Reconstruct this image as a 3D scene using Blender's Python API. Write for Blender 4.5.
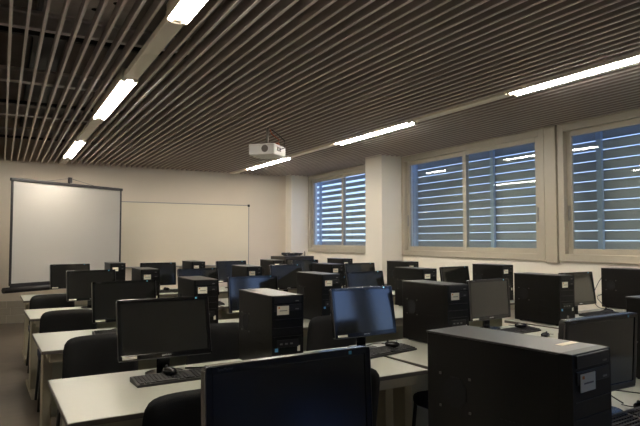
import bpy, bmesh, math, random
from mathutils import Vector, Matrix
random.seed(4)
R = math.radians
scn = bpy.context.scene
for o in list(bpy.data.objects): bpy.data.objects.remove(o)
COL = scn.collection

# ------------------------------------------------------------------ camera
CAM_H = 1.45
cam = bpy.data.cameras.new('camera'); cam.sensor_width = 36; cam.lens = 36 * 571 / 640
cam.clip_start = 0.05
co = bpy.data.objects.new('camera', cam); COL.objects.link(co)
co.location = (0, 0, CAM_H)
co.rotation_euler = (R(90 + 2.7), 0, R(-29.1))
scn.camera = co
# ------------------------------------------------------------------ sky, light levels, exposure
TUBE = 26.0          # strength of the fluorescent tubes
w = bpy.data.worlds.new('sky'); scn.world = w; w.use_nodes = True
bg = w.node_tree.nodes['Background']
bg.inputs[1].default_value = .75
_n = w.node_tree.nodes; _l = w.node_tree.links          # evening sky: paler at the horizon, deeper blue higher up
_tc = _n.new('ShaderNodeTexCoord'); _sp = _n.new('ShaderNodeSeparateXYZ'); _cr = _n.new('ShaderNodeValToRGB')
_cr.color_ramp.elements[0].position = .0; _cr.color_ramp.elements[0].color = (.54, .68, .88, 1)
_cr.color_ramp.elements[1].position = .42; _cr.color_ramp.elements[1].color = (.20, .45, 1.5, 1)
_l.new(_tc.outputs['Generated'], _sp.inputs[0]); _l.new(_sp.outputs['Z'], _cr.inputs[0]); _l.new(_cr.outputs[0], bg.inputs[0])
scn.view_settings.view_transform = 'Standard'; scn.view_settings.look = 'None'
scn.view_settings.exposure = 1.55; scn.view_settings.gamma = 1
scn.view_settings.use_curve_mapping = False

# ------------------------------------------------------------------ materials
def mat(name, col, rough=0.5, metal=0.0, spec=0.5, noise=0.0, nscale=20, bump=0.0, bscale=200, coat=0.0, emit=None, es=0):
    m = bpy.data.materials.new(name); m.use_nodes = True
    nt = m.node_tree; b = nt.nodes['Principled BSDF']
    b.inputs['Base Color'].default_value = (*col, 1); b.inputs['Roughness'].default_value = rough
    b.inputs['Metallic'].default_value = metal; b.inputs['Specular IOR Level'].default_value = spec
    b.inputs['Coat Weight'].default_value = coat; b.inputs['Coat Roughness'].default_value = 0.05
    tc = nt.nodes.new('ShaderNodeTexCoord')
    if noise:
        n = nt.nodes.new('ShaderNodeTexNoise'); n.inputs['Scale'].default_value = nscale; n.inputs['Detail'].default_value = 5
        nt.links.new(tc.outputs['Object'], n.inputs['Vector'])
        r = nt.nodes.new('ShaderNodeMapRange'); r.inputs[3].default_value = 1 - noise; r.inputs[4].default_value = 1 + noise
        nt.links.new(n.outputs['Fac'], r.inputs[0])
        mx = nt.nodes.new('ShaderNodeVectorMath'); mx.operation = 'SCALE'
        mx.inputs[0].default_value = col; nt.links.new(r.outputs[0], mx.inputs['Scale'])
        nt.links.new(mx.outputs[0], b.inputs['Base Color'])
    if bump:
        n = nt.nodes.new('ShaderNodeTexNoise'); n.inputs['Scale'].default_value = bscale
        nt.links.new(tc.outputs['Object'], n.inputs['Vector'])
        bp = nt.nodes.new('ShaderNodeBump'); bp.inputs['Strength'].default_value = bump; bp.inputs['Distance'].default_value = 0.01
        nt.links.new(n.outputs['Fac'], bp.inputs['Height']); nt.links.new(bp.outputs[0], b.inputs['Normal'])
    if emit:
        b.inputs['Emission Color'].default_value = (*emit, 1); b.inputs['Emission Strength'].default_value = es
    return m
M = {}
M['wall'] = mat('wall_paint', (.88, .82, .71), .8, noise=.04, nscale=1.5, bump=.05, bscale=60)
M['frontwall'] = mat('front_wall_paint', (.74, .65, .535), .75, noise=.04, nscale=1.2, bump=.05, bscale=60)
M['frame'] = mat('window_aluminium', (.46, .41, .32), .45, noise=.03)
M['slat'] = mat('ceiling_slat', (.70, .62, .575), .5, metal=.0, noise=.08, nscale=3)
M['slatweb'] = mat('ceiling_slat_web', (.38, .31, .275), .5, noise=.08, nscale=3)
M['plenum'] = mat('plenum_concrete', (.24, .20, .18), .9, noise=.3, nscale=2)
M['duct'] = mat('galvanised_duct', (.78, .73, .70), .5, metal=.3, noise=.25, nscale=6)
M['pipe'] = mat('rusty_pipe', (.30, .11, .06), .7, noise=.3, nscale=9)
M['darkmetal'] = mat('dark_metal', (.045, .04, .036), .5, metal=.4)
M['desk'] = mat('desk_laminate', (.37, .375, .315), .42, noise=.02, nscale=30)
M['deskedge'] = mat('desk_edge_band', (.10, .085, .07), .5)
M['deskleg'] = mat('desk_leg_steel', (.42, .38, .28), .5, noise=.05)
M['modesty'] = mat('modesty_panel', (.38, .385, .30), .6, noise=.04)
M['gloss'] = mat('glossy_black_plastic', (.007, .006, .006), .2, coat=.3)
M['screen'] = mat('lcd_glass', (.020, .0195, .0165), .09, spec=1.0)
M['chrome'] = mat('bright_edge', (.16, .15, .14), .3, metal=.9)
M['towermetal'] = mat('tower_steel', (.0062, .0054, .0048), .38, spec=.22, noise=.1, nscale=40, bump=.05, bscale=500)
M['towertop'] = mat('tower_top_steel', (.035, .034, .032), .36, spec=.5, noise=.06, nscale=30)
M['towerplastic'] = mat('tower_front_plastic', (.005, .0045, .004), .4, spec=.22)
M['towerdrive'] = mat('tower_drive_plastic', (.010, .0095, .009), .35, spec=.4)
M['screwsteel'] = mat('screw_steel', (.10, .095, .085), .4)
M['hole'] = mat('perforation_black', (.003, .003, .003), .8)
M['label'] = mat('paper_label', (.88, .82, .66), .7)
M['ink'] = mat('grey_ink', (.25, .22, .18), .7)
M['orange'] = mat('orange_mark', (.75, .3, .06), .6)
M['white'] = mat('white_plastic', (.74, .72, .68), .4)
M['greyprint'] = mat('grey_lettering', (.12, .12, .12), .5)
M['bluest'] = mat('blue_sticker', (.10, .35, .65), .4)
M['cyan'] = mat('cyan_sticker', (.15, .55, .75), .3)
M['silver'] = mat('silver_button', (.22, .21, .2), .3, metal=.7)
M['chairfab'] = mat('chair_fabric', (.005, .005, .005), .85, noise=.2, nscale=60, bump=.3, bscale=300)
M['chairseat'] = mat('chair_seat_fabric', (.010, .014, .035), .9, bump=.3, bscale=300)
M['chairframe'] = mat('chair_frame', (.012, .012, .012), .4)
M['key'] = mat('key_plastic', (.016, .015, .015), .45)
M['keybase'] = mat('keyboard_base', (.030, .027, .025), .4)
M['cable'] = mat('cable_rubber', (.010, .010, .010), .5)
M['screenfabric'] = mat('projection_fabric', (.50, .48, .44), .9, noise=.015, nscale=3)
M['screenblack'] = mat('screen_black', (.015, .012, .012), .5)
M['board'] = mat('whiteboard_enamel', (.80, .72, .57), .28, spec=.5)
M['alu'] = mat('aluminium_trim', (.35, .33, .30), .4, metal=.5)
M['louvre'] = mat('louvre_blade', (.34, .325, .29), .45, metal=.1, noise=.05)
M['louvrepost'] = mat('louvre_post', (.40, .45, .48), .5)
M['beige'] = mat('fixture_cream', (.93, .84, .70), .5)
M['projector'] = mat('projector_shell', (.80, .76, .70), .45)
M['vent'] = mat('projector_vent', (.16, .13, .11), .6)
M['orangecable'] = mat('orange_cable', (.6, .12, .03), .5)
M['wain'] = mat('wainscot_board', (.46, .41, .32), .5, noise=.08, nscale=4)
M['cabinet'] = mat('cabinet_black', (.025, .022, .02), .4)
M['tube'] = mat('fluorescent_tube', (.9, .9, .9), .3, emit=(1.0, .955, .87), es=TUBE)

def floor_mat():
    m = bpy.data.materials.new('floor_tiles'); m.use_nodes = True; nt = m.node_tree; b = nt.nodes['Principled BSDF']
    tc = nt.nodes.new('ShaderNodeTexCoord'); br = nt.nodes.new('ShaderNodeTexBrick')
    br.offset = 0; br.inputs['Scale'].default_value = 1; br.inputs['Brick Width'].default_value = .6
    br.inputs['Row Height'].default_value = .6; br.inputs['Mortar Size'].default_value = .004
    br.inputs['Color1'].default_value = (.17, .135, .105, 1); br.inputs['Color2'].default_value = (.15, .12, .095, 1)
    br.inputs['Mortar'].default_value = (.08, .065, .05, 1)
    n = nt.nodes.new('ShaderNodeTexNoise'); n.inputs['Scale'].default_value = 6; n.inputs['Detail'].default_value = 8
    mix = nt.nodes.new('ShaderNodeMix'); mix.data_type = 'RGBA'; mix.blend_type = 'MULTIPLY'; mix.inputs[0].default_value = .5
    nt.links.new(tc.outputs['Object'], br.inputs['Vector']); nt.links.new(tc.outputs['Object'], n.inputs['Vector'])
    nt.links.new(br.outputs['Color'], mix.inputs[6]); nt.links.new(n.outputs['Fac'], mix.inputs[7])
    nt.links.new(mix.outputs[2], b.inputs['Base Color']); b.inputs['Roughness'].default_value = .28
    return m
M['floor'] = floor_mat()

def glass_mat():
    m = bpy.data.materials.new('window_glass'); m.use_nodes = True; nt = m.node_tree
    nt.nodes.remove(nt.nodes['Principled BSDF']); out = nt.nodes['Material Output']
    t = nt.nodes.new('ShaderNodeBsdfTransparent'); t.inputs[0].default_value = (.90, .95, .96, 1)
    g = nt.nodes.new('ShaderNodeBsdfGlossy'); g.inputs['Roughness'].default_value = .02
    f = nt.nodes.new('ShaderNodeFresnel'); f.inputs['IOR'].default_value = 1.6
    mx = nt.nodes.new('ShaderNodeMixShader')
    ge = nt.nodes.new('ShaderNodeNewGeometry'); ior = nt.nodes.new('ShaderNodeMapRange')
    ior.inputs[3].default_value = 1.5; ior.inputs[4].default_value = 1 / 1.5      # the node inverts the index on back faces
    nt.links.new(ge.outputs['Backfacing'], ior.inputs[0]); nt.links.new(ior.outputs[0], f.inputs['IOR'])
    nt.links.new(f.outputs[0], mx.inputs[0]); nt.links.new(t.outputs[0], mx.inputs[1]); nt.links.new(g.outputs[0], mx.inputs[2])
    nt.links.new(mx.outputs[0], out.inputs[0])
    return m
M['glass'] = glass_mat()

# ------------------------------------------------------------------ mesh helpers
class MB:
    """collects shapes in one bmesh, links them as one mesh object"""
    def __init__(s): s.bm = bmesh.new()
    def box(s, c, d, bev=0, mi=0, rz=0, seg=2, mtx=None):
        r = bmesh.ops.create_cube(s.bm, size=1)
        vs = r['verts']
        T = Matrix.Translation(c) @ Matrix.Rotation(rz, 4, 'Z') @ Matrix.Diagonal((*d, 1))
        if mtx: T = mtx @ T
        bmesh.ops.transform(s.bm, matrix=T, verts=vs)
        fs = list({f for v in vs for f in v.link_faces})
        if bev:
            es = list({e for f in fs for e in f.edges})
            rr = bmesh.ops.bevel(s.bm, geom=es, offset=min(bev, min(d) * .49), segments=seg, affect='EDGES', profile=.5)
            fs = list({f for f in fs if f.is_valid} | set(rr['faces']))
        for f in fs: f.material_index = mi
        return s
    def b2(s, x0, x1, y0, y1, z0, z1, bev=0, mi=0):
        return s.box(((x0 + x1) / 2, (y0 + y1) / 2, (z0 + z1) / 2), (abs(x1 - x0), abs(y1 - y0), abs(z1 - z0)), bev, mi)
    def tube(s, pts, r, n=8, mi=0, cap=True):
        pts = [Vector(p) for p in pts]; rings = []
        for i, p in enumerate(pts):
            d = (pts[min(i + 1, len(pts) - 1)] - pts[max(i - 1, 0)]).normalized()
            up = Vector((0, 0, 1)) if abs(d.z) < .95 else Vector((1, 0, 0))
            a = d.cross(up).normalized(); b = d.cross(a)
            rr = r[i] if isinstance(r, (list, tuple)) else r
            rings.append([s.bm.verts.new(p + a * rr * math.cos(2 * math.pi * k / n) + b * rr * math.sin(2 * math.pi * k / n)) for k in range(n)])
        for i in range(len(rings) - 1):
            for k in range(n):
                f = s.bm.faces.new((rings[i][k], rings[i][(k + 1) % n], rings[i + 1][(k + 1) % n], rings[i + 1][k]))
                f.smooth = True; f.material_index = mi
        if cap:
            for q in (rings[0], rings[-1]):
                f = s.bm.faces.new(q); f.material_index = mi
        return s
    def prism(s, poly, z0, z1, mi=0, axis='z', bev=0):
        """poly in 2-D, extruded along an axis"""
        def P(a, b, c): return {'z': (a, b, c), 'y': (a, c, b), 'x': (c, a, b)}[axis]
        A = [s.bm.verts.new(P(x, y, z0)) for x, y in poly]; B = [s.bm.verts.new(P(x, y, z1)) for x, y in poly]
        fs = [s.bm.faces.new(A), s.bm.faces.new(B)]; n = len(poly)
        for i in range(n): fs.append(s.bm.faces.new((A[i], A[(i + 1) % n], B[(i + 1) % n], B[i])))
        for f in fs: f.material_index = mi
        if bev:
            es = list({e for f in fs[:2] for e in f.edges})
            bmesh.ops.bevel(s.bm, geom=es, offset=bev, segments=2, affect='EDGES', profile=.5, material=-1)
        return s
    def ellipsoid(s, c, d, mi=0, u=16, v=10):
        r = bmesh.ops.create_uvsphere(s.bm, u_segments=u, v_segments=v, radius=.5)
        bmesh.ops.transform(s.bm, matrix=Matrix.Translation(c) @ Matrix.Diagonal((*d, 1)), verts=r['verts'])
        for f in {f for q in r['verts'] for f in q.link_faces}: f.smooth = True; f.material_index = mi
        return s
    def build(s, name, mats, parent=None, loc=None, rot=None):
        bmesh.ops.recalc_face_normals(s.bm, faces=s.bm.faces)
        me = bpy.data.meshes.new(name); s.bm.to_mesh(me); s.bm.free()
        for m in (mats if isinstance(mats, (list, tuple)) else [mats]): me.materials.append(M[m])
        o = bpy.data.objects.new(name, me); COL.objects.link(o)
        if parent: o.parent = parent
        if loc: o.location = loc
        if rot: o.rotation_euler = rot
        return o

def rrect(w_, h_, r, n=5, cx=0, cy=0):
    pts = []
    for sx, sy, a0 in ((1, 1, 0), (-1, 1, 90), (-1, -1, 180), (1, -1, 270)):
        for k in range(n + 1):
            a = R(a0 + 90 * k / n)
            pts.append((cx + sx * (w_ / 2 - r) + r * math.cos(a), cy + sy * (h_ / 2 - r) + r * math.sin(a)))
    return pts
def tag(o, label, cat, group=None, kind=None):
    o['label'] = label; o['category'] = cat
    if group: o['group'] = group
    if kind: o['kind'] = kind
    return o
def empty(name, loc=(0, 0, 0), rz=0):
    o = bpy.data.objects.new(name, None); COL.objects.link(o); o.empty_display_size = .1
    o.location = loc; o.rotation_euler = (0, 0, rz); return o
def copy_tree(o, parent=None):
    c = o.copy(); COL.objects.link(c)
    if parent: c.parent = parent
    for ch in list(o.children): copy_tree(ch, c)
    return c
def struct(name, mb, m):
    o = mb.build(name, m); o['kind'] = 'structure'; return o
def text(name, s, size, m, parent, loc, rot, depth=.0004):
    cu = bpy.data.curves.new(name, 'FONT'); cu.body = s; cu.size = size; cu.extrude = depth
    cu.align_x = 'CENTER'; cu.align_y = 'CENTER'
    tmp = bpy.data.objects.new(name, cu); COL.objects.link(tmp)
    bpy.context.view_layer.update()
    me = bpy.data.meshes.new_from_object(tmp.evaluated_get(bpy.context.evaluated_depsgraph_get()))
    bpy.data.objects.remove(tmp); me.materials.clear(); me.materials.append(M[m])
    o = bpy.data.objects.new(name, me); COL.objects.link(o); o.parent = parent; o.location = loc; o.rotation_euler = rot
    return o

# ------------------------------------------------------------------ room
XL, XR, YB, YF, ZC, ZT = -2.2, 5.9, -6.8, 11.4, 2.85, 3.6
struct('floor', MB().b2(XL - .2, XR + .2, YB - .2, YF + .2, -.1, 0), 'floor')
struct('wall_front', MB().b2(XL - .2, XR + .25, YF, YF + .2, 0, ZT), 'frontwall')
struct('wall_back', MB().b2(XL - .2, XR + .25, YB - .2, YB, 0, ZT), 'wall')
struct('wall_left', MB().b2(XL - .2, XL, YB, YF, 0, ZT), 'wall')
SILL, HEAD = 1.215, 2.83
WIN = [(8.3, 11.09), (4.82, 7.72), (1.72, 4.62), (-1.38, 1.52), (-4.48, -1.58), (-6.7, -4.68)]
mb = MB()
mb.b2(XR, XR + .2, YB, YF, 0, SILL); mb.b2(XR, XR + .2, YB, YF, HEAD, ZT)
prev = YB
for a, b in sorted(WIN):
    mb.b2(XR, XR + .2, prev, a, SILL, HEAD); prev = b
mb.b2(XR, XR + .2, prev, YF, SILL, HEAD)
struct('wall_right', mb, 'wall')
# structural columns standing in front of the window wall
struct('trim_1', MB().b2(5.47, XR, 7.73, 8.22, 0, ZT, .006), 'wall')
struct('trim_2', MB().b2(5.47, XR, 11.12, YF, 0, ZT, .006), 'wall')
# low wainscot boards along the foot of the front wall
mb = MB()
for i, (z0, z1) in enumerate(((0, .135), (.139, .262), (.266, .385))):
    x = XL
    L = (1.75, 2.37, 1.9)[i]
    k = 0
    while x < 5.47:
        x2 = min(5.47, XL + 2.3 + 2.4 * k + (.06 if i == 1 else 0))
        mb.b2(x, x2 - .004, YF - .022, YF, z0, z1, .003); x = x2; k += 1
struct('baseboard_front', mb, 'wain')

# ceiling: open slats below a dark plenum
FX = (.94, 4.22)
mb = MB()
n0 = int((XL - .017) / .0975)
x = .017 + n0 * .0975
while x < XR:
    if x > XL and all(abs(x - f) > .078 for f in FX):
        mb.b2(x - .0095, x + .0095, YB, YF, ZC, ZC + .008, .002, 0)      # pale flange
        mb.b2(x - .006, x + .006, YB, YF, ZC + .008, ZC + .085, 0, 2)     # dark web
    x += .0975
for y in (-5, -2.6, -.2, 2.2, 4.6, 7.0, 9.4): mb.b2(XL, XR, y - .02, y + .02, ZC + .086, ZC + .12, 0, 1)
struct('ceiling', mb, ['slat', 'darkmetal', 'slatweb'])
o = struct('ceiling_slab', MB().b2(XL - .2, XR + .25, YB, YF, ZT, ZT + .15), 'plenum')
# services above the slats
mb = MB()
for y in (3.15, 4.9, 6.6, 8.4, 10.2):
    mb.b2(XL, XR, y - .05, y + .05, 3.08, 3.1); mb.b2(XL, XR, y - .05, y + .05, 3.2, 3.22); mb.b2(XL, XR, y - .008, y + .008, 3.1, 3.2)
struct('ceiling_beams', mb, 'duct')
d = empty('ventilation_duct', (-.55, 4.6, 3.3)); tag(d, 'pale galvanised ventilation duct above the ceiling slats at top left', 'duct')
MB().box((0, 0, 0), (.9, 7.0, .3), .01).build('duct_body', 'duct', d)
m2 = MB()
for k in range(-5, 6): m2.box((0, k * .62, 0), (.96, .03, .36), .004)
m2.build('flange', 'duct', d)
d = empty('cable_tray', (.35, 5.6, 3.32)); tag(d, 'dark cable tray running above the slats beside the pale duct', 'cable tray')
m2 = MB(); m2.b2(-.14, .14, -5, 5, 0, .01).b2(-.14, -.13, -5, 5, 0, .08).b2(.13, .14, -5, 5, 0, .08); m2.build('tray', 'darkmetal', d)
m2 = MB()
for k in range(5): m2.tube([(-.09 + k * .045, -5, .03), (-.1 + k * .05, 0, .032), (-.09 + k * .045, 5, .03)], .016)
m2.build('cable', 'cable', d)
for i, (y, xx, lab) in enumerate(((3.75, -.3, 'rust brown pipe crossing above the slats, nearest to the top edge'), (3.95, -.3, 'rust brown pipe crossing above the slats, just behind the nearest one'))):
    tag(MB().tube([(XL, y, 3.06), (-.1 + .1 * i, y, 3.06), (.05, y, 3.1), (.05, y, 3.5)], .05, 12).build('water_pipe', 'pipe'), lab, 'pipe', 'pipes above the ceiling slats')
d = empty('junction_panel', (.55, 4.7, 3.27)); tag(d, 'grey perforated panel fixed above the slats by the left light row', 'panel')
MB().box((0, 0, 0), (.62, .9, .03), .004).build('sheet', 'duct', d)
for a, b in ((-.2, -.3), (-.12, -.32), (.05, .0), (.18, -.2), (.2, .3), (-.2, .3), (0, .32)): MB().tube([(a, b, -.017), (a, b, -.014)], .03, 14).build('knockout_hole', 'hole', d)

# ------------------------------------------------------------------ windows
def bars(mb, x0, x1, ya, yb, za, zb, t, mi=0, b=.004):
    mb.b2(x0, x1, ya, ya + t, za, zb, b, mi); mb.b2(x0, x1, yb - t, yb, za, zb, b, mi)
    mb.b2(x0, x1, ya + t, yb - t, za, za + t, b, mi); mb.b2(x0, x1, ya + t, yb - t, zb - t, zb, b, mi)
    return mb
for i, (a, b) in enumerate(WIN):
    f = struct('window_%d' % (i + 1), bars(MB(), XR - .035, XR + .10, a, b, SILL - .02, HEAD + .01, .085), 'frame')
    mid = (a + b) / 2 - .02
    za, zb = SILL + .06, HEAD - .07
    for k, (p, q, dx) in enumerate(((a + .08, mid + .03, -.012), (mid - .03, b - .08, .03))):
        s = bars(MB(), XR + dx, XR + dx + .03, p, q, za, zb, .07).build('sash_frame', 'frame', f)
        MB().b2(XR + dx + .012, XR + dx + .016, p + .065, q - .065, za + .065, zb - .065).build('pane', 'glass', s)
        if k == 0:
            MB().b2(XR + dx - .014, XR + dx, q - .045 if i == 0 else p + .018, q - .018 if i == 0 else p + .043, 1.68, 1.86, .004).build('handle', 'alu', s)
        else:
            MB().b2(XR + dx - .02, XR + dx, q - .045, q - .018, 1.68, 1.86, .004).build('handle', 'alu', s)
# the pilaster strip between the two near windows
struct('trim_3', MB().b2(XR - .05, XR, 4.635, 4.805, SILL - .045, ZC, .005), 'frame')
# exterior louvres in front of the three windows the photograph shows
for i, (a, b) in enumerate(WIN[:4]):
    lab = ('pale horizontal louvre blades outside the far window behind the column',
           'horizontal louvre blades outside the middle window',
           'horizontal louvre blades outside the nearest window at right edge', 'louvre blades outside the window beside the camera')[i]
    a2, b2_ = a + .29, b + (.47 if i else .9)
    t = tag(empty('exterior_louvre', (XR + .42, (a2 + b2_) / 2, SILL - .1)), lab, 'louvre', 'louvres outside the windows')
    L = b2_ - a2
    z = .02; k = 0
    while z < 1.9:
        s_ = MB()
        tilt = R((16, 4, 4, 4)[i])
        s_.box((0, 0, 0), (.008, L, (.090, .1145, .1145, .1145)[i]), .002)
        s_.build('blade', 'louvre', t, (0, 0, z), (0, tilt, 0)); z += .122; k += 1
    for yy in (-L / 2 + .45, L / 2 - .75) if i != 1 else (-L / 2 + .95, L / 2 - .35):
        MB().b2(-.07, -.03, yy - .035, yy + .035, -.1, 1.95, .003).build('post', 'louvrepost', t)
        for zz in (0., 1.75): MB().b2(-.22, -.06, yy - .015, yy + .015, zz, zz + .03, .002).build('bracket', 'louvrepost', t)

# ------------------------------------------------------------------ ceiling lights
LIGHTS = [(0, 1.75, 3.56, 'left'), (0, 5.08, 6.88, 'left'), (0, 8.6, 10.45, 'left'),
          (1, 2.0, 3.82, 'right'), (1, 5.32, 7.06, 'right'), (1, 8.66, 10.45, 'right')]
LLAB = {0: 'bright twin fluorescent light of the left row, cut by the top edge', 1: 'bright twin fluorescent light in the middle of the left row',
        2: 'small bright fluorescent light of the left row above the projection screen',
        3: 'long bright fluorescent light at the right edge above the windows', 4: 'fluorescent light of the right row in front of the column',
        5: 'far fluorescent light of the right row beside the white projector'}
for i, (r, y0, y1, sd) in enumerate(LIGHTS):
    x = FX[r]; L = y1 - y0
    t = tag(empty('ceiling_light', (x, (y0 + y1) / 2, ZC - .012)), LLAB[i], 'light', 'ceiling lights')
    MB().b2(-.068, .068, -L / 2, L / 2, .03, .10, .005).build('housing', 'beige', t)
    MB().b2(-.071, -.067, -L / 2, L / 2, -.006, .05).b2(.067, .071, -L / 2, L / 2, -.006, .05).build('reflector', 'beige', t)
    for s in (-1, 1):
        MB().tube([(s * .048, -L / 2 + .03, .004), (s * .048, L / 2 - .03, .004)], .0165, 12).build('tube', 'tube', t)
        m2 = MB()
        for q in (-.048, .048): m2.tube([(q, s * (L / 2 - .03), .004), (q, s * L / 2, .004)], .022, 12)
        m2.b2(-.066, .066, min(s * (L / 2 - .012), s * L / 2), max(s * (L / 2 - .012), s * L / 2), 0.004, .06, .003)
        m2.build('end_cap', 'beige', t)
for i, (r, y0, y1) in enumerate(((0, 3.6, 5.04), (0, 6.92, 8.56), (1, 3.86, 5.28), (1, 7.1, 8.62), (0, 10.49, 11.38), (1, 10.49, 11.38))):
    x = FX[r]
    t = tag(empty('light_track', (x, (y0 + y1) / 2, ZC - .012)),
            ['cream track between the two near lights of the left row', 'cream track between the two far lights of the left row',
             'flat track between the two near lights of the right row', 'flat track between the projector light and the light by the column',
             'short track from the last left light to the front wall', 'short track from the last right light to the front wall'][i], 'light track', 'tracks joining the ceiling lights')
    h = (y1 - y0) / 2
    MB().b2(-.058, .058, -h, -.012, 0, .05, .003).build('cover', 'beige', t)
    MB().b2(-.058, .058, -.008, h, 0, .05, .003).build('cover', 'beige', t)

# ------------------------------------------------------------------ projector
t = tag(empty('projector', (2.92, 6.62, 2.51), R(42)), 'white projector hanging from the slatted ceiling', 'projector')
MB().box((0, 0, .065), (.38, .35, .14), .015, seg=3).build('body', 'projector', t)
m2 = MB()
m2.tube([(-.190, -.05, .07), (-.193, -.05, .07)], .045, 20)
m2.build('fan_vent', 'vent', t)
m2 = MB(); m2.b2(-.1, .02, -.178, -.174, .05, .1, 0, 0)
for k in range(5): m2.b2(-.09 + k * .022, -.076 + k * .022, -.181, -.177, .07, .085, 0, 1)
m2.build('connector_panel', ['vent', 'silver'], t)
MB().tube([(.06, .165, .06), (.06, .19, .06)], .035, 20).build('lens', 'gloss', t)
MB().tube([(0, 0, .12), (0, 0, .38)], .018, 12).build('ceiling_pole', 'alu', t)
MB().b2(-.08, .08, -.08, .08, .125, .14, .003).build('mount_plate', 'alu', t)
m2 = MB(); m2.b2(-.04, .03, -.16, -.13, .13, .16, .004); m2.tube([(.0, -.145, .15), (.01, -.16, .2), (0, -.06, .28), (0, -.03, .36)], .006, 8)
m2.build('power_cord', 'orangecable', t)
MB().tube([(-.03, -.17, .07), (.04, -.22, .1), (.1, -.2, .2), (.07, -.1, .3), (.02, -.02, .36)], .006, 8).build('video_cable', 'cable', t)

# ------------------------------------------------------------------ tripod projection screen
A = Vector((.118, 9.6, 0)); B = Vector((1.845, 10.66, 0)); W_ = (B - A).length
t = tag(empty('projection_screen', ((A.x + B.x) / 2, (A.y + B.y) / 2, 0), math.atan2(B.y - A.y, B.x - A.x)),
        'white pull-up projection screen on a black tripod, front left corner', 'projection screen')
zt, zb = 2.372, .775
MB().b2(-W_ / 2, W_ / 2, -.003, .003, zb, zt - .02).build('fabric', 'screenfabric', t)
m2 = MB()
for s in (-1, 1): m2.b2(s * W_ / 2 - .018, s * W_ / 2 + .018, -.005, .005, zb, zt - .02)
m2.b2(-W_ / 2, W_ / 2, -.0055, .0055, zb - .07, zb + .03)
m2.build('border', 'screenblack', t)
MB().b2(-W_ / 2 - .03, W_ / 2 + .03, -.02, .02, zt - .045, zt, .005).build('top_bar', 'screenblack', t)
MB().tube([(-W_ / 2 - .1, 0, zb - .065), (W_ / 2 + .1, 0, zb - .065)], .042, 16).build('roller_case', 'screenblack', t)
MB().tube([(0, .06, .25), (0, .06, 2.46)], .014, 12).build('pole', 'screenblack', t)
MB().box((0, .045, 2.43), (.05, .05, .09), .005).build('hook', 'screenblack', t)
for k in range(3):
    a = R(90 + 120 * k)
    MB().tube([(0, .06, .42), (math.cos(a) * .52, .06 + math.sin(a) * .52, .012)], .011, 8).build('leg', 'screenblack', t)
for s in (-1, 1):
    MB().tube([(0, .045, 2.46), (s * .45, .01, zt)], .003, 6).build('wire', 'screenblack', t)

# ------------------------------------------------------------------ whiteboard on front wall
t = tag(empty('whiteboard', (3.10, YF, .93)), 'long cream whiteboard mounted on the front wall', 'whiteboard')
MB().b2(-1.49, 1.49, -.018, 0, .0, 1.25).build('panel', 'board', t)
bm_ = MB(); bm_.b2(-1.5, 1.5, -.025, 0, 1.245, 1.262, .003); bm_.b2(-1.5, -1.485, -.025, 0, 0, 1.25, .003); bm_.b2(1.485, 1.5, -.025, 0, 0, 1.25, .003)
bm_.build('frame', 'alu', t)
MB().b2(-1.5, 1.5, -.07, 0, -.02, .005, .003).build('pen_tray', 'alu', t)
m2 = MB()
for s in (-1, 1): m2.box((s * 1.49, -.024, 1.25), (.05, .01, .05), .004)
m2.build('corner_cap', 'screenblack', t)

# ------------------------------------------------------------------ equipment cabinet in the front right corner
t = tag(empty('equipment_cabinet', (4.76, 9.62, 0), R(8)), 'tall black equipment cabinet by the front wall with loose cables on its top', 'cabinet')
MB().b2(-.32, .32, -.25, .25, .04, 1.15, .006).build('body', 'cabinet', t)
d_ = MB().b2(-.3, .3, -.268, -.252, .08, 1.1, .004).build('door', 'gloss', t)
MB().b2(.24, .255, -.285, -.268, .55, .7, .003).build('handle', 'silver', d_)
for sx in (-1, 1):
    for sy in (-1, 1): MB().tube([(sx * .26, sy * .2, 0), (sx * .26, sy * .2, .05)], .025, 10).build('foot', 'darkmetal', t)
pts = []
for k in range(70):
    a = k * .33; rr = .1 + .04 * math.sin(k * .7)
    pts.append((4.72 + rr * 1.5 * math.cos(a), 9.55 + rr * math.sin(a), 1.16 + .0007 * k + .006 * math.sin(k * 1.3)))
tag(MB().tube(pts, .007, 6).build('cable_coil', 'cable'), 'tangled coil of black cable lying on the corner cabinet', 'cable')
tag(MB().tube([(4.955, 9.5, 1.156), (4.965, 9.52, 1.22), (4.99, 9.56, 1.24), (5.02, 9.6, 1.2), (5.03, 9.62, 1.156)], .005, 6).build('cable_loop', 'cable'), 'thin upright loop of cable beside the coil on the corner cabinet', 'cable')

# ------------------------------------------------------------------ desks
DZ = .74
def make_desk():
    t = empty('computer_desk')
    L, D = 1.82, .79
    MB().b2(0, L, 0, D, DZ - .022, DZ, .002).build('desktop', 'desk', t)
    e = MB(); e.b2(-.002, L + .002, -.002, .0, DZ - .023, DZ - .003); e.b2(-.002, 0, 0, D, DZ - .023, DZ - .003); e.b2(L, L + .002, 0, D, DZ - .023, DZ - .003); e.b2(0, L, D, D + .002, DZ - .023, DZ - .003)
    e.build('edge_band', 'deskedge', t)
    MB().b2(.05, L - .05, .04, .065, DZ - .085, DZ - .022, .003).build('apron', 'deskleg', t)
    MB().b2(.06, L - .06, D - .09, D - .072, .12, DZ - .03, .002).build('modesty_panel', 'modesty', t)
    for xx in (.06, L - .06):
        m = MB()
        m.b2(xx - .03, xx + .03, .27, .42, .05, DZ - .03, .006)
        m.b2(xx - .025, xx + .025, .05, D - .08, DZ - .06, DZ - .023, .004)
        l = m.build('leg', 'deskleg', t)
        MB().b2(xx - .032, xx + .032, .06, D - .05, .0, .05, .008).build('foot', 'deskleg', l)
    return t
desk0 = make_desk()
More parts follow.
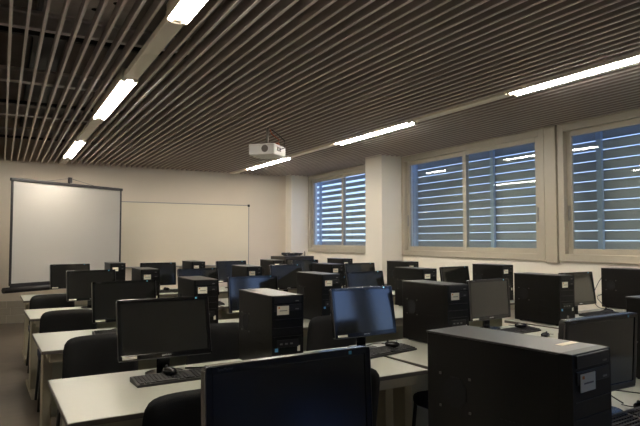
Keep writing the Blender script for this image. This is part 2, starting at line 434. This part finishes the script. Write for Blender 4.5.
DESKS = [
 (.23, .74, 0, 'nearest row, left desk holding the large cropped monitor'),
 (2.14, .99, 5, 'nearest row, desk under the monitor and tower at the right edge'),
 (.24, 2.44, 1.3, 'light grey desk at lower left with a monitor and keyboard, bare corner in front'),
 (2.115, 2.505, 4.5, 'light grey desk under the blue-reflecting monitor'),
 (3.985, 2.88, 5, 'light grey desk against the nearest window wall, row of the blue-reflecting monitor'),
 (.24, 4.08, 1.5, 'left end desk of the third row, second from the front-most visible corner'),
 (2.12, 4.15, 5, 'third row desk in the middle, behind the blue-reflecting monitor'),
 (4.01, 4.53, 5, 'third row desk beneath the middle window'),
 (.24, 5.79, 2, 'left end desk of the fourth row with a wooden-toned leg'),
 (2.095, 5.87, 3, 'fourth row desk in the middle, below the projector'),
 (3.98, 6.02, 3, 'fourth row desk near the window column'),
 (.24, 7.55, 1, 'left end desk of the last row, below the projection screen'),
 (2.08, 7.58, 0, 'last row desk in the middle, below the whiteboard'),
 (3.92, 7.58, 0, 'last row desk behind the window column'),
]
for i, (x, y, a, l) in enumerate(DESKS):
    t = desk0 if i == 0 else copy_tree(desk0)
    t.location = (x, y, 0); t.rotation_euler.z = R(a)
    tag(t, l, 'desk', 'light grey computer desks')

# ------------------------------------------------------------------ monitors
MW, MH = .49, .315
def make_monitor():
    t = empty('computer_monitor')
    # foot and neck, in the thing's frame (z = 0 on the desk)
    m = MB()
    pts = [(.10 * math.cos(2 * math.pi * k / 32), .005 + .075 * math.sin(2 * math.pi * k / 32)) for k in range(32)]
    m.prism(pts, 0, .012, bev=.003); m.build('stand_base', 'gloss', t)
    MB().prism([(-.035, .03), (.035, .03), (.022, .055), (-.022, .055)], .01, .17).build('stand_neck', 'gloss', t)
    # casing: origin at centre of the front face, y away from the viewer
    m = MB()
    m.prism(rrect(MW, MH, .012), -.004, .022, axis='y', bev=.003)
    m.prism(rrect(MW - .06, MH - .06, .03), .022, .045, axis='y', bev=.008)
    c = m.build('casing', 'gloss', t)
    # raised rim round the screen
    m = MB()
    t_, b_, s_ = .019, .027, .018
    m.b2(-MW / 2 + .002, MW / 2 - .002, -.009, -.003, MH / 2 - t_, MH / 2 - .001, .002)
    m.b2(-MW / 2 + .002, MW / 2 - .002, -.009, -.003, -MH / 2 + .001, -MH / 2 + b_, .002)
    for s in (-1, 1): m.box((s * (MW / 2 - s_ / 2 - .001), -.006, 0), (s_, .006, MH - .004), .002)
    m.build('bezel', 'gloss', c)
    m = MB()
    m.b2(-MW / 2 + .004, MW / 2 - .004, -.0095, -.002, -MH / 2 - .0015, -MH / 2 + .0015, .0005)
    m.b2(-MW / 2 - .001, -MW / 2 + .0012, -.0085, -.002, -MH / 2 + .01, MH / 2 - .01, .0005)
    m.b2(MW / 2 - .0012, MW / 2 + .001, -.0085, -.002, -MH / 2 + .01, MH / 2 - .01, .0005)
    m.build('bright_edge', 'chrome', c)
    MB().b2(-MW / 2 + s_, MW / 2 - s_, -.0055, -.004, -MH / 2 + b_, MH / 2 - t_).build('screen', 'screen', c)
    MB().box((-MW / 2 + .056, -.0095, -MH / 2 + .014), (.072, .0008, .014)).build('sticker', 'label', c)
    MB().box((MW / 2 - .07, -.0095, MH / 2 - .010), (.010, .0008, .009), .0002).build('energy_sticker', 'cyan', c)
    text('logo', 'SAMSUNG', .0105, 'white', c, (0, -.0095, -MH / 2 + .0135), (R(90), 0, 0))
    text('model_lettering', 'SyncMaster', .0085, 'greyprint', c, (-MW / 2 + .05, -.0095, MH / 2 - .010), (R(90), 0, 0))
    return t
def place_monitor(t, X, Y, a, tilt, zt_):
    a_ = R(a); tl = R(tilt); n = Vector((-math.sin(a_), math.cos(a_), 0))
    C0 = Vector((X, Y, zt_)) - Vector((0, 0, math.cos(tl))) * MH / 2 - n * math.sin(tl) * MH / 2
    t.location = (C0.x, C0.y, DZ); t.rotation_euler.z = a_
    for ch in t.children:
        if ch.name.startswith('casing'):
            ch.location = (0, 0, C0.z - DZ); ch.rotation_euler = (-tl, 0, 0)
MON = [
 ('A', .772, 3.127, .4, 14, 1.137, 'black monitor with grey screen on the lower left desk, keyboard in front of it'),
 ('B', .858, 4.732, 3.2, 9.4, 1.127, 'black monitor partly behind the lower left monitor, small white sticker at its bottom left'),
 ('C', .833, 6.459, 5, 10, 1.132, 'black monitor in front of the projection screen, second from last in the left column'),
 ('D', .788, 8.131, 8, 9, 1.135, 'leftmost and farthest black monitor, in front of the projection screen'),
 ('E', 1.911, 8.069, 0, 5, 1.134, 'small far black monitor right of the projection screen with its whole screen in view'),
 ('F', 1.937, 6.303, 10, 8, 1.131, 'bluish monitor top just behind a black tower, below the whiteboard centre'),
 ('G', 3.0, 8.119, 6, 9, 1.138, 'small far monitor below the right corner of the whiteboard'),
 ('H', 1.97, 4.770, 6, 7, 1.129, 'bluish monitor directly behind the large tower in the centre'),
 ('I', 2.067, 3.153, 3.3, 9.3, 1.142, 'central black monitor reflecting bright blue window light'),
 ('J', 3.164, 6.585, 9, 13, 1.137, 'dark blue monitor with a bright highlight on its top, below the corner cabinet'),
 ('K', 3.222, 4.864, 7.7, 11.2, 1.132, 'dark monitor directly behind the bright blue central monitor'),
 ('L', 4.283, 6.582, 1.9, 8, 1.135, 'grey monitor in front of the window column, higher than the one before it'),
 ('o', 4.732, 5.201, 7.5, 8, 1.133, 'dark monitor under the middle window between two towers'),
 ('p', 3.403, 3.347, 6.2, 3, 1.136, 'black monitor right of the centre tower, below the middle window'),
 ('s', 4.883, 3.657, 2.1, 7.4, 1.137, 'black monitor half hidden behind a tower beneath the post between two windows'),
 ('v', 2.164, 1.505, 2.0, -3, 1.136, 'dark monitor at the right, behind the nearest tower'),
 ('x', .669, 1.344, 4.1, 3, 1.150, 'nearest monitor, large and dark, cut by the bottom edge'),
 ('M', 4.187, 8.002, 8, 8, 1.135, 'small far dark monitor below the corner cabinet'),
]
mon0 = make_monitor()
for i, (k, X, Y, a, tl, z, l) in enumerate(MON):
    t = mon0 if i == 0 else copy_tree(mon0)
    place_monitor(t, X, Y, a, tl, z); tag(t, l, 'monitor', 'black computer monitors')

# ------------------------------------------------------------------ towers
TW, TD, TH = .185, .48, .416      # origin: front left bottom corner on the desk
def make_tower():
    t = empty('computer_tower')
    m = MB()
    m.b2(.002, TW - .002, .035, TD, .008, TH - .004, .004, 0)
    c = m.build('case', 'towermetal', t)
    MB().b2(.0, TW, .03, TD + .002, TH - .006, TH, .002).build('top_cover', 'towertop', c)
    # side details: fan grille and ventilation holes on the left panel
    m = MB(); m.prism([(.37 + .045 * math.cos(2 * math.pi * k / 8 + .39), .24 + .05 * math.sin(2 * math.pi * k / 8 + .39)) for k in range(8)], -.0005, .003, axis='x')
    m.build('fan_grille', 'hole', c)
    for a, b in ((.315, .29), (.425, .29), (.315, .19), (.425, .19)): MB().box((.001, a, b), (.004, .007, .007)).build('screw', 'screwsteel', c)
    m = MB()
    for r_ in range(3):
        for q in range(7): m.box((.0015, .13 + q * .013, .10 + r_ * .05), (.002, .006, .003))
    m.build('ventilation_holes', 'hole', c)
    # front
    f = MB().prism([(0, .0), (TW, 0), (TW, .036), (0, .036)], .004, TH, bev=.003).build('front_panel', 'towerplastic', t)
    for z in (TH - .038, TH - .080):
        d = MB().b2(.014, TW - .014, -.004, .001, z, z + .034, .002).build('drive_bay', 'towerdrive', t)
        MB().b2(TW - .05, TW - .03, -.006, -.004, z + .006, z + .011, .001).build('eject_button', 'silver', d)
    m = MB()
    for z in (TH - .125, TH - .17, TH - .215): m.b2(.01, TW - .01, -.002, .001, z, z + .002)
    m.build('bay_seam', 'towerdrive', f)
    m = MB(); m.b2(.028, .096, -.006, -.004, TH - .099, TH - .053, 0, 0); m.b2(.042, .086, -.0064, -.006, TH - .080, TH - .076, 0, 1)
    m.b2(.034, .044, -.0064, -.006, TH - .066, TH - .058, 0, 2)
    m.build('label_sticker', ['label', 'ink', 'orange'], t)
    m = MB(); m.b2(.03, TW - .03, -.004, .001, .145, .185, .002, 0)
    for q in range(3): m.b2(.045 + q * .03, .06 + q * .03, -.0055, -.004, .16, .168, 0, 1)
    m.build('port_panel', ['towerdrive', 'silver'], t)
    MB().tube([(TW / 2, .0, .075), (TW / 2, -.006, .075)], .011, 16).build('power_button', 'silver', t)
    MB().b2(.018, .036, -.001, .001, .125, .143).build('processor_sticker', 'bluest', t)
    MB().b2(TW - .036, TW - .02, -.001, .001, .12, .15).build('licence_sticker', 'label', t)
    m = MB()
    for sx in (.03, TW - .03):
        for sy in (.05, TD - .05): MB().tube([(sx, sy, 0), (sx, sy, .01)], .014, 10).build('foot', 'hole', t)
    m = MB(); m.b2(.02, TW - .02, TD, TD + .003, .29, .36, 0, 0); m.tube([(TW / 2, TD + .001, .22), (TW / 2, TD + .004, .22)], .038, 16)
    m.build('rear_panel', 'hole', t)
    return t
TOWERS = [
 (1.238, 2.74, 0, 'large black tower in the picture centre left of the monitor reflecting bright blue'),
 (1.235, 4.11, -1, 'black tower with a pale-lit top behind the lower left monitor'),
 (1.215, 5.84, 0, 'black tower with white label behind the left column monitors, below the whiteboard edge'),
 (1.20, 7.58, 0, 'small far black tower directly right of the projection screen'),
 (2.25, 7.60, 0, 'small far black tower below the middle of the whiteboard'),
 (2.37, 5.92, 0, 'black tower below the right corner of the whiteboard, half in front of a far monitor'),
 (3.44, 7.58, 0, 'far black tower just left of the corner cabinet'),
 (2.385, 4.25, 0, 'black tower left of the central blue monitor, blue sticker on its front'),
 (3.48, 5.98, 0, 'black tower with white label below the far window'),
 (4.63, 7.60, 0, 'farthest small black tower seen over the others below the far window'),
 (4.77, 6.15, 0, 'black tower standing just right of the window column, farther of two overlapping'),
 (3.73, 4.57, -1, 'black tower right of the window column, nearer of two overlapping'),
 (2.54, 2.86, 0, 'large black tower right of the central blue monitor, white label on its front'),
 (5.095, 4.80, 0, 'black tower under the right half of the middle window'),
 (4.01, 3.16, 0, 'large black tower showing its side beneath the post between two windows'),
 (5.54, 3.37, 0, 'black tower at the right edge under the nearest window with a thin cable beside it'),
 (1.28, .975, 7.5, 'nearest tower, huge and black, fan grille on its side, paper label on its front'),
 (2.86, 1.36, 2, 'black tower cut off by the right edge behind the nearest monitor and tower'),
]
tow0 = make_tower(); TOW = []
for i, (X, Y, a, l) in enumerate(TOWERS):
    t = tow0 if i == 0 else copy_tree(tow0)
    t.location = (X, Y, DZ); t.rotation_euler.z = R(a); tag(t, l, 'computer', 'black computer towers'); TOW.append(t)
TOW[16].scale = (1.05, 1.04, 1.0)
tag(MB().b2(0, .085, 0, .022, 0, .001).build('paper_strip', 'label', None, (1.365, 1.07, DZ + TH + .0005), (0, 0, R(8))), 'strip of white paper lying on top of the nearest tower', 'paper')

# ------------------------------------------------------------------ keyboards and mice
def make_keyboard():
    t = empty('keyboard')
    MB().prism([(-.075, 0), (.075, 0), (.075, .024), (.05, .026), (-.075, .012)], -.22, .22, axis='x', bev=.002).build('base', 'keybase', t)
    m = MB(); sl = math.atan2(.012, .14)
    def z(y): return .0135 + (y + .075) * .095
    for r_ in range(6):
        y = -.058 + r_ * .0205
        xs = []
        if r_ == 0: xs = [(-.195, .022), (-.168, .022), (-.142, .022), (-.07, .105), (.005, .022), (.032, .022), (.058, .022)]
        else: xs = [(-.2 + .019 * k, .016) for k in range(14)]
        xs += [(.087 + .019 * k, .016) for k in range(3)] + [(.148 + .019 * k, .016) for k in range(4)]
        for xx, w__ in xs: m.box((xx, y, z(y)), (w__, .0165, .010), .0015, seg=1)
    m.build('keys', 'key', t)
    return t
def make_mouse():
    t = empty('computer_mouse')
    m = MB(); m.ellipsoid((0, 0, .014), (.058, .10, .036)); m.b2(-.022, .022, -.04, .04, 0, .008, .004); m.build('shell', 'gloss', t)
    MB().tube([(-.004, .028, .031), (.004, .028, .031)], .007, 10).build('scroll_wheel', 'keybase', t)
    MB().tube([(0, .045, .01), (.008, .07, .012), (.03, .085, .012)], .002, 6).build('cord', 'cable', t)
    return t
KB = [(.80, 2.935, 3, 'keyboard on the lower left desk with a mouse on it'), (2.13, 2.98, 12, 'keyboard in front of the central blue monitor'),
      (.83, 4.55, 0, 'keyboard on the desk behind the lower left monitor, mostly hidden'), (3.47, 3.14, 6, 'keyboard at the foot of the monitor right of the centre tower'),
      (2.11, 1.36, 4, 'keyboard cut by the bottom right corner behind the nearest tower'), (1.95, 7.86, 5, 'far keyboard on the last row desk below the whiteboard'),
      (4.95, 3.46, 4, 'keyboard beneath the window post by the half hidden monitor'), (1.93, 6.08, 3, 'keyboard on the fourth row desk beneath the whiteboard')]
kb0 = make_keyboard()
for i, (X, Y, a, l) in enumerate(KB):
    t = kb0 if i == 0 else copy_tree(kb0)
    t.location = (X, Y, DZ); t.rotation_euler.z = R(a); tag(t, l, 'keyboard', 'black keyboards')
MS = [(.765, 2.955, .030, 20, 'round black mouse sitting on the keyboard of the lower left desk'), (2.19, 2.99, .033, 40, 'black mouse on the keyboard before the central blue monitor'),
      (3.56, 3.17, .030, 70, 'black mouse on the keyboard right of the centre tower'), (5.24, 3.57, 0, 10, 'small black mouse on the window side desk beneath the window post'),
      (2.375, 1.46, .0, 60, 'black mouse at the bottom right corner beside the keyboard'), (1.98, 7.87, .03, 30, 'tiny far mouse on the last row desk below the whiteboard'),
      (3.50, 2.89, 0, -70, 'rounded black mouse near the front edge of the desk just behind the nearest tower')]
ms0 = make_mouse()
for i, (X, Y, z, a, l) in enumerate(MS):
    t = ms0 if i == 0 else copy_tree(ms0)
    t.location = (X, Y, DZ + z); t.rotation_euler.z = R(a); tag(t, l, 'mouse', 'black computer mice')

# ------------------------------------------------------------------ cables
def cable(name, pts, label, r=.0035, m='cable'):
    # smooth the control points (Catmull-Rom)
    P = [Vector(p) for p in pts]; P = [P[0]] + P + [P[-1]]; out = []
    for i in range(1, len(P) - 2):
        for k in range(8):
            u = k / 8; a, b, c, d = P[i - 1:i + 3]
            out.append(.5 * ((2 * b) + (c - a) * u + (2 * a - 5 * b + 4 * c - d) * u * u + (3 * b - a - 3 * c + d) * u ** 3))
    out.append(P[-2])
    tag(MB().tube(out, r, 6).build(name, m), label, 'cable')
Z = DZ + .004
cable('power_cable', [(5.60, 3.862, 1.08), (5.53, 3.885, .98), (5.45, 3.885, .85), (5.44, 3.83, .76), (5.40, 3.72, Z), (5.3, 3.64, Z)], 'thin cable hanging left of the right edge tower', .004)
cable('power_cable', [(5.60, 3.862, .88), (5.50, 3.87, .85), (5.46, 3.80, .80), (5.44, 3.72, Z)], 'short loop of cable at the foot of the right edge tower', .004)
cable('mouse_cable', [(2.30, 1.51, Z + .02), (2.36, 1.62, Z + .03), (2.46, 1.66, Z + .02), (2.60, 1.60, Z), (2.72, 1.5, Z)], 'looping thin cable on the desk at the bottom right corner', .003)
cable('monitor_cable', [(2.12, 3.20, Z), (2.25, 3.26, Z), (2.38, 3.22, Z), (2.46, 3.30, Z)], 'thin dark cable on the desk right of the blue monitor stand', .003)
cable('monitor_cable', [(.90, 3.15, Z), (1.02, 3.12, Z), (1.12, 3.16, Z), (1.2, 3.12, Z)], 'dark cable on the desk between the lower left monitor and the central tower', .004)

# ------------------------------------------------------------------ chairs
def make_chair():
    t = empty('office_chair')
    MB().prism(rrect(.43, .42, .07, 5), .425, .475, bev=.012).build('seat', 'chairseat', t)
    # backrest: rounded, bowed slab
    m = MB(); W2, H2, nx, nz = .225, .19, 14, 10
    def pt(u, v, f):
        # superellipse outline
        x = u; z = v
        s = 1
        k = 6.5
        rr = (abs(x) ** k + abs(z) ** k) ** (1 / k); mx = max(abs(x), abs(z)); s = mx / rr if rr > 0 else 1
        X = x * s * W2; Zz = z * s * H2
        y = -.235 + .16 * (X ** 2) / .05 * .3 * -1 + (Zz) * -.16
        edge = max(abs(x), abs(z)); th = .018 * math.sqrt(max(0, 1 - edge ** 6)) + .003
        return (X, y + (th if f else -th), .665 + Zz)
    g = [[[m.bm.verts.new(pt(-1 + 2 * i / nx, -1 + 2 * j / nz, f)) for j in range(nz + 1)] for i in range(nx + 1)] for f in (0, 1)]
    for f in (0, 1):
        for i in range(nx):
            for j in range(nz):
                q = m.bm.faces.new((g[f][i][j], g[f][i + 1][j], g[f][i + 1][j + 1], g[f][i][j + 1])); q.smooth = True
    rim = [(i, 0) for i in range(nx)] + [(nx, j) for j in range(nz)] + [(i, nz) for i in range(nx, 0, -1)] + [(0, j) for j in range(nz, 0, -1)]
    for k in range(len(rim)):
        a, b = rim[k], rim[(k + 1) % len(rim)]
        q = m.bm.faces.new((g[0][a[0]][a[1]], g[0][b[0]][b[1]], g[1][b[0]][b[1]], g[1][a[0]][a[1]])); q.smooth = True
    br = m.build('backrest', 'chairfab', t)
    s_ = MB().tube([(-.17, -.262, .60), (-.1, -.253, .588), (0, -.25, .584), (.1, -.253, .588), (.17, -.262, .60)], .003, 6)
    s_.build('seam', 'chairframe', br)
    for sx in (-1, 1):
        MB().tube([(sx * .19, -.17, .43), (sx * .215, -.22, .01)], .012, 10).build('leg', 'chairframe', t)
        MB().tube([(sx * .19, .17, .43), (sx * .215, .20, .01)], .012, 10).build('leg', 'chairframe', t)
    m = MB()
    for sx in (-1, 1):
        m.tube([(sx * .15, -.12, .425), (sx * .15, -.2, .43), (sx * .15, -.225, .5), (sx * .15, -.235, .62)], .011, 8)
        m.tube([(sx * .19, -.17, .42), (sx * .19, .17, .42)], .01, 8)
    m.tube([(-.19, .17, .42), (.19, .17, .42)], .01, 8); m.tube([(-.19, -.17, .42), (.19, -.17, .42)], .01, 8)
    m.build('frame', 'chairframe', t)
    return t
CH = [(.70, 2.52, 0, 'black chair at the bottom edge left of the nearest monitor'), (1.345, 2.55, 2, 'black chair whose backrest edge shows right of the nearest monitor'),
      (.565, 4.12, 0, 'black padded chair at the lower left desk, its curved back the largest'), (1.36, 4.22, 0, 'black chair seen between the lower left monitor and the central tower'),
      (2.29, 4.20, 0, 'black chair between the central tower and the blue monitor'), (.515, 5.61, 0, 'black chair at left, middle one of the three in the left column'),
      (.50, 7.22, 0, 'small far black chair at left below the projection screen'), (2.50, 2.735, 0, 'dark blue seated chair under the desk left of the nearest tower')]
ch0 = make_chair()
for i, (X, Y, a, l) in enumerate(CH):
    t = ch0 if i == 0 else copy_tree(ch0)
    t.location = (X, Y, 0); t.rotation_euler.z = R(a); tag(t, l, 'chair', 'black chairs at the desks')
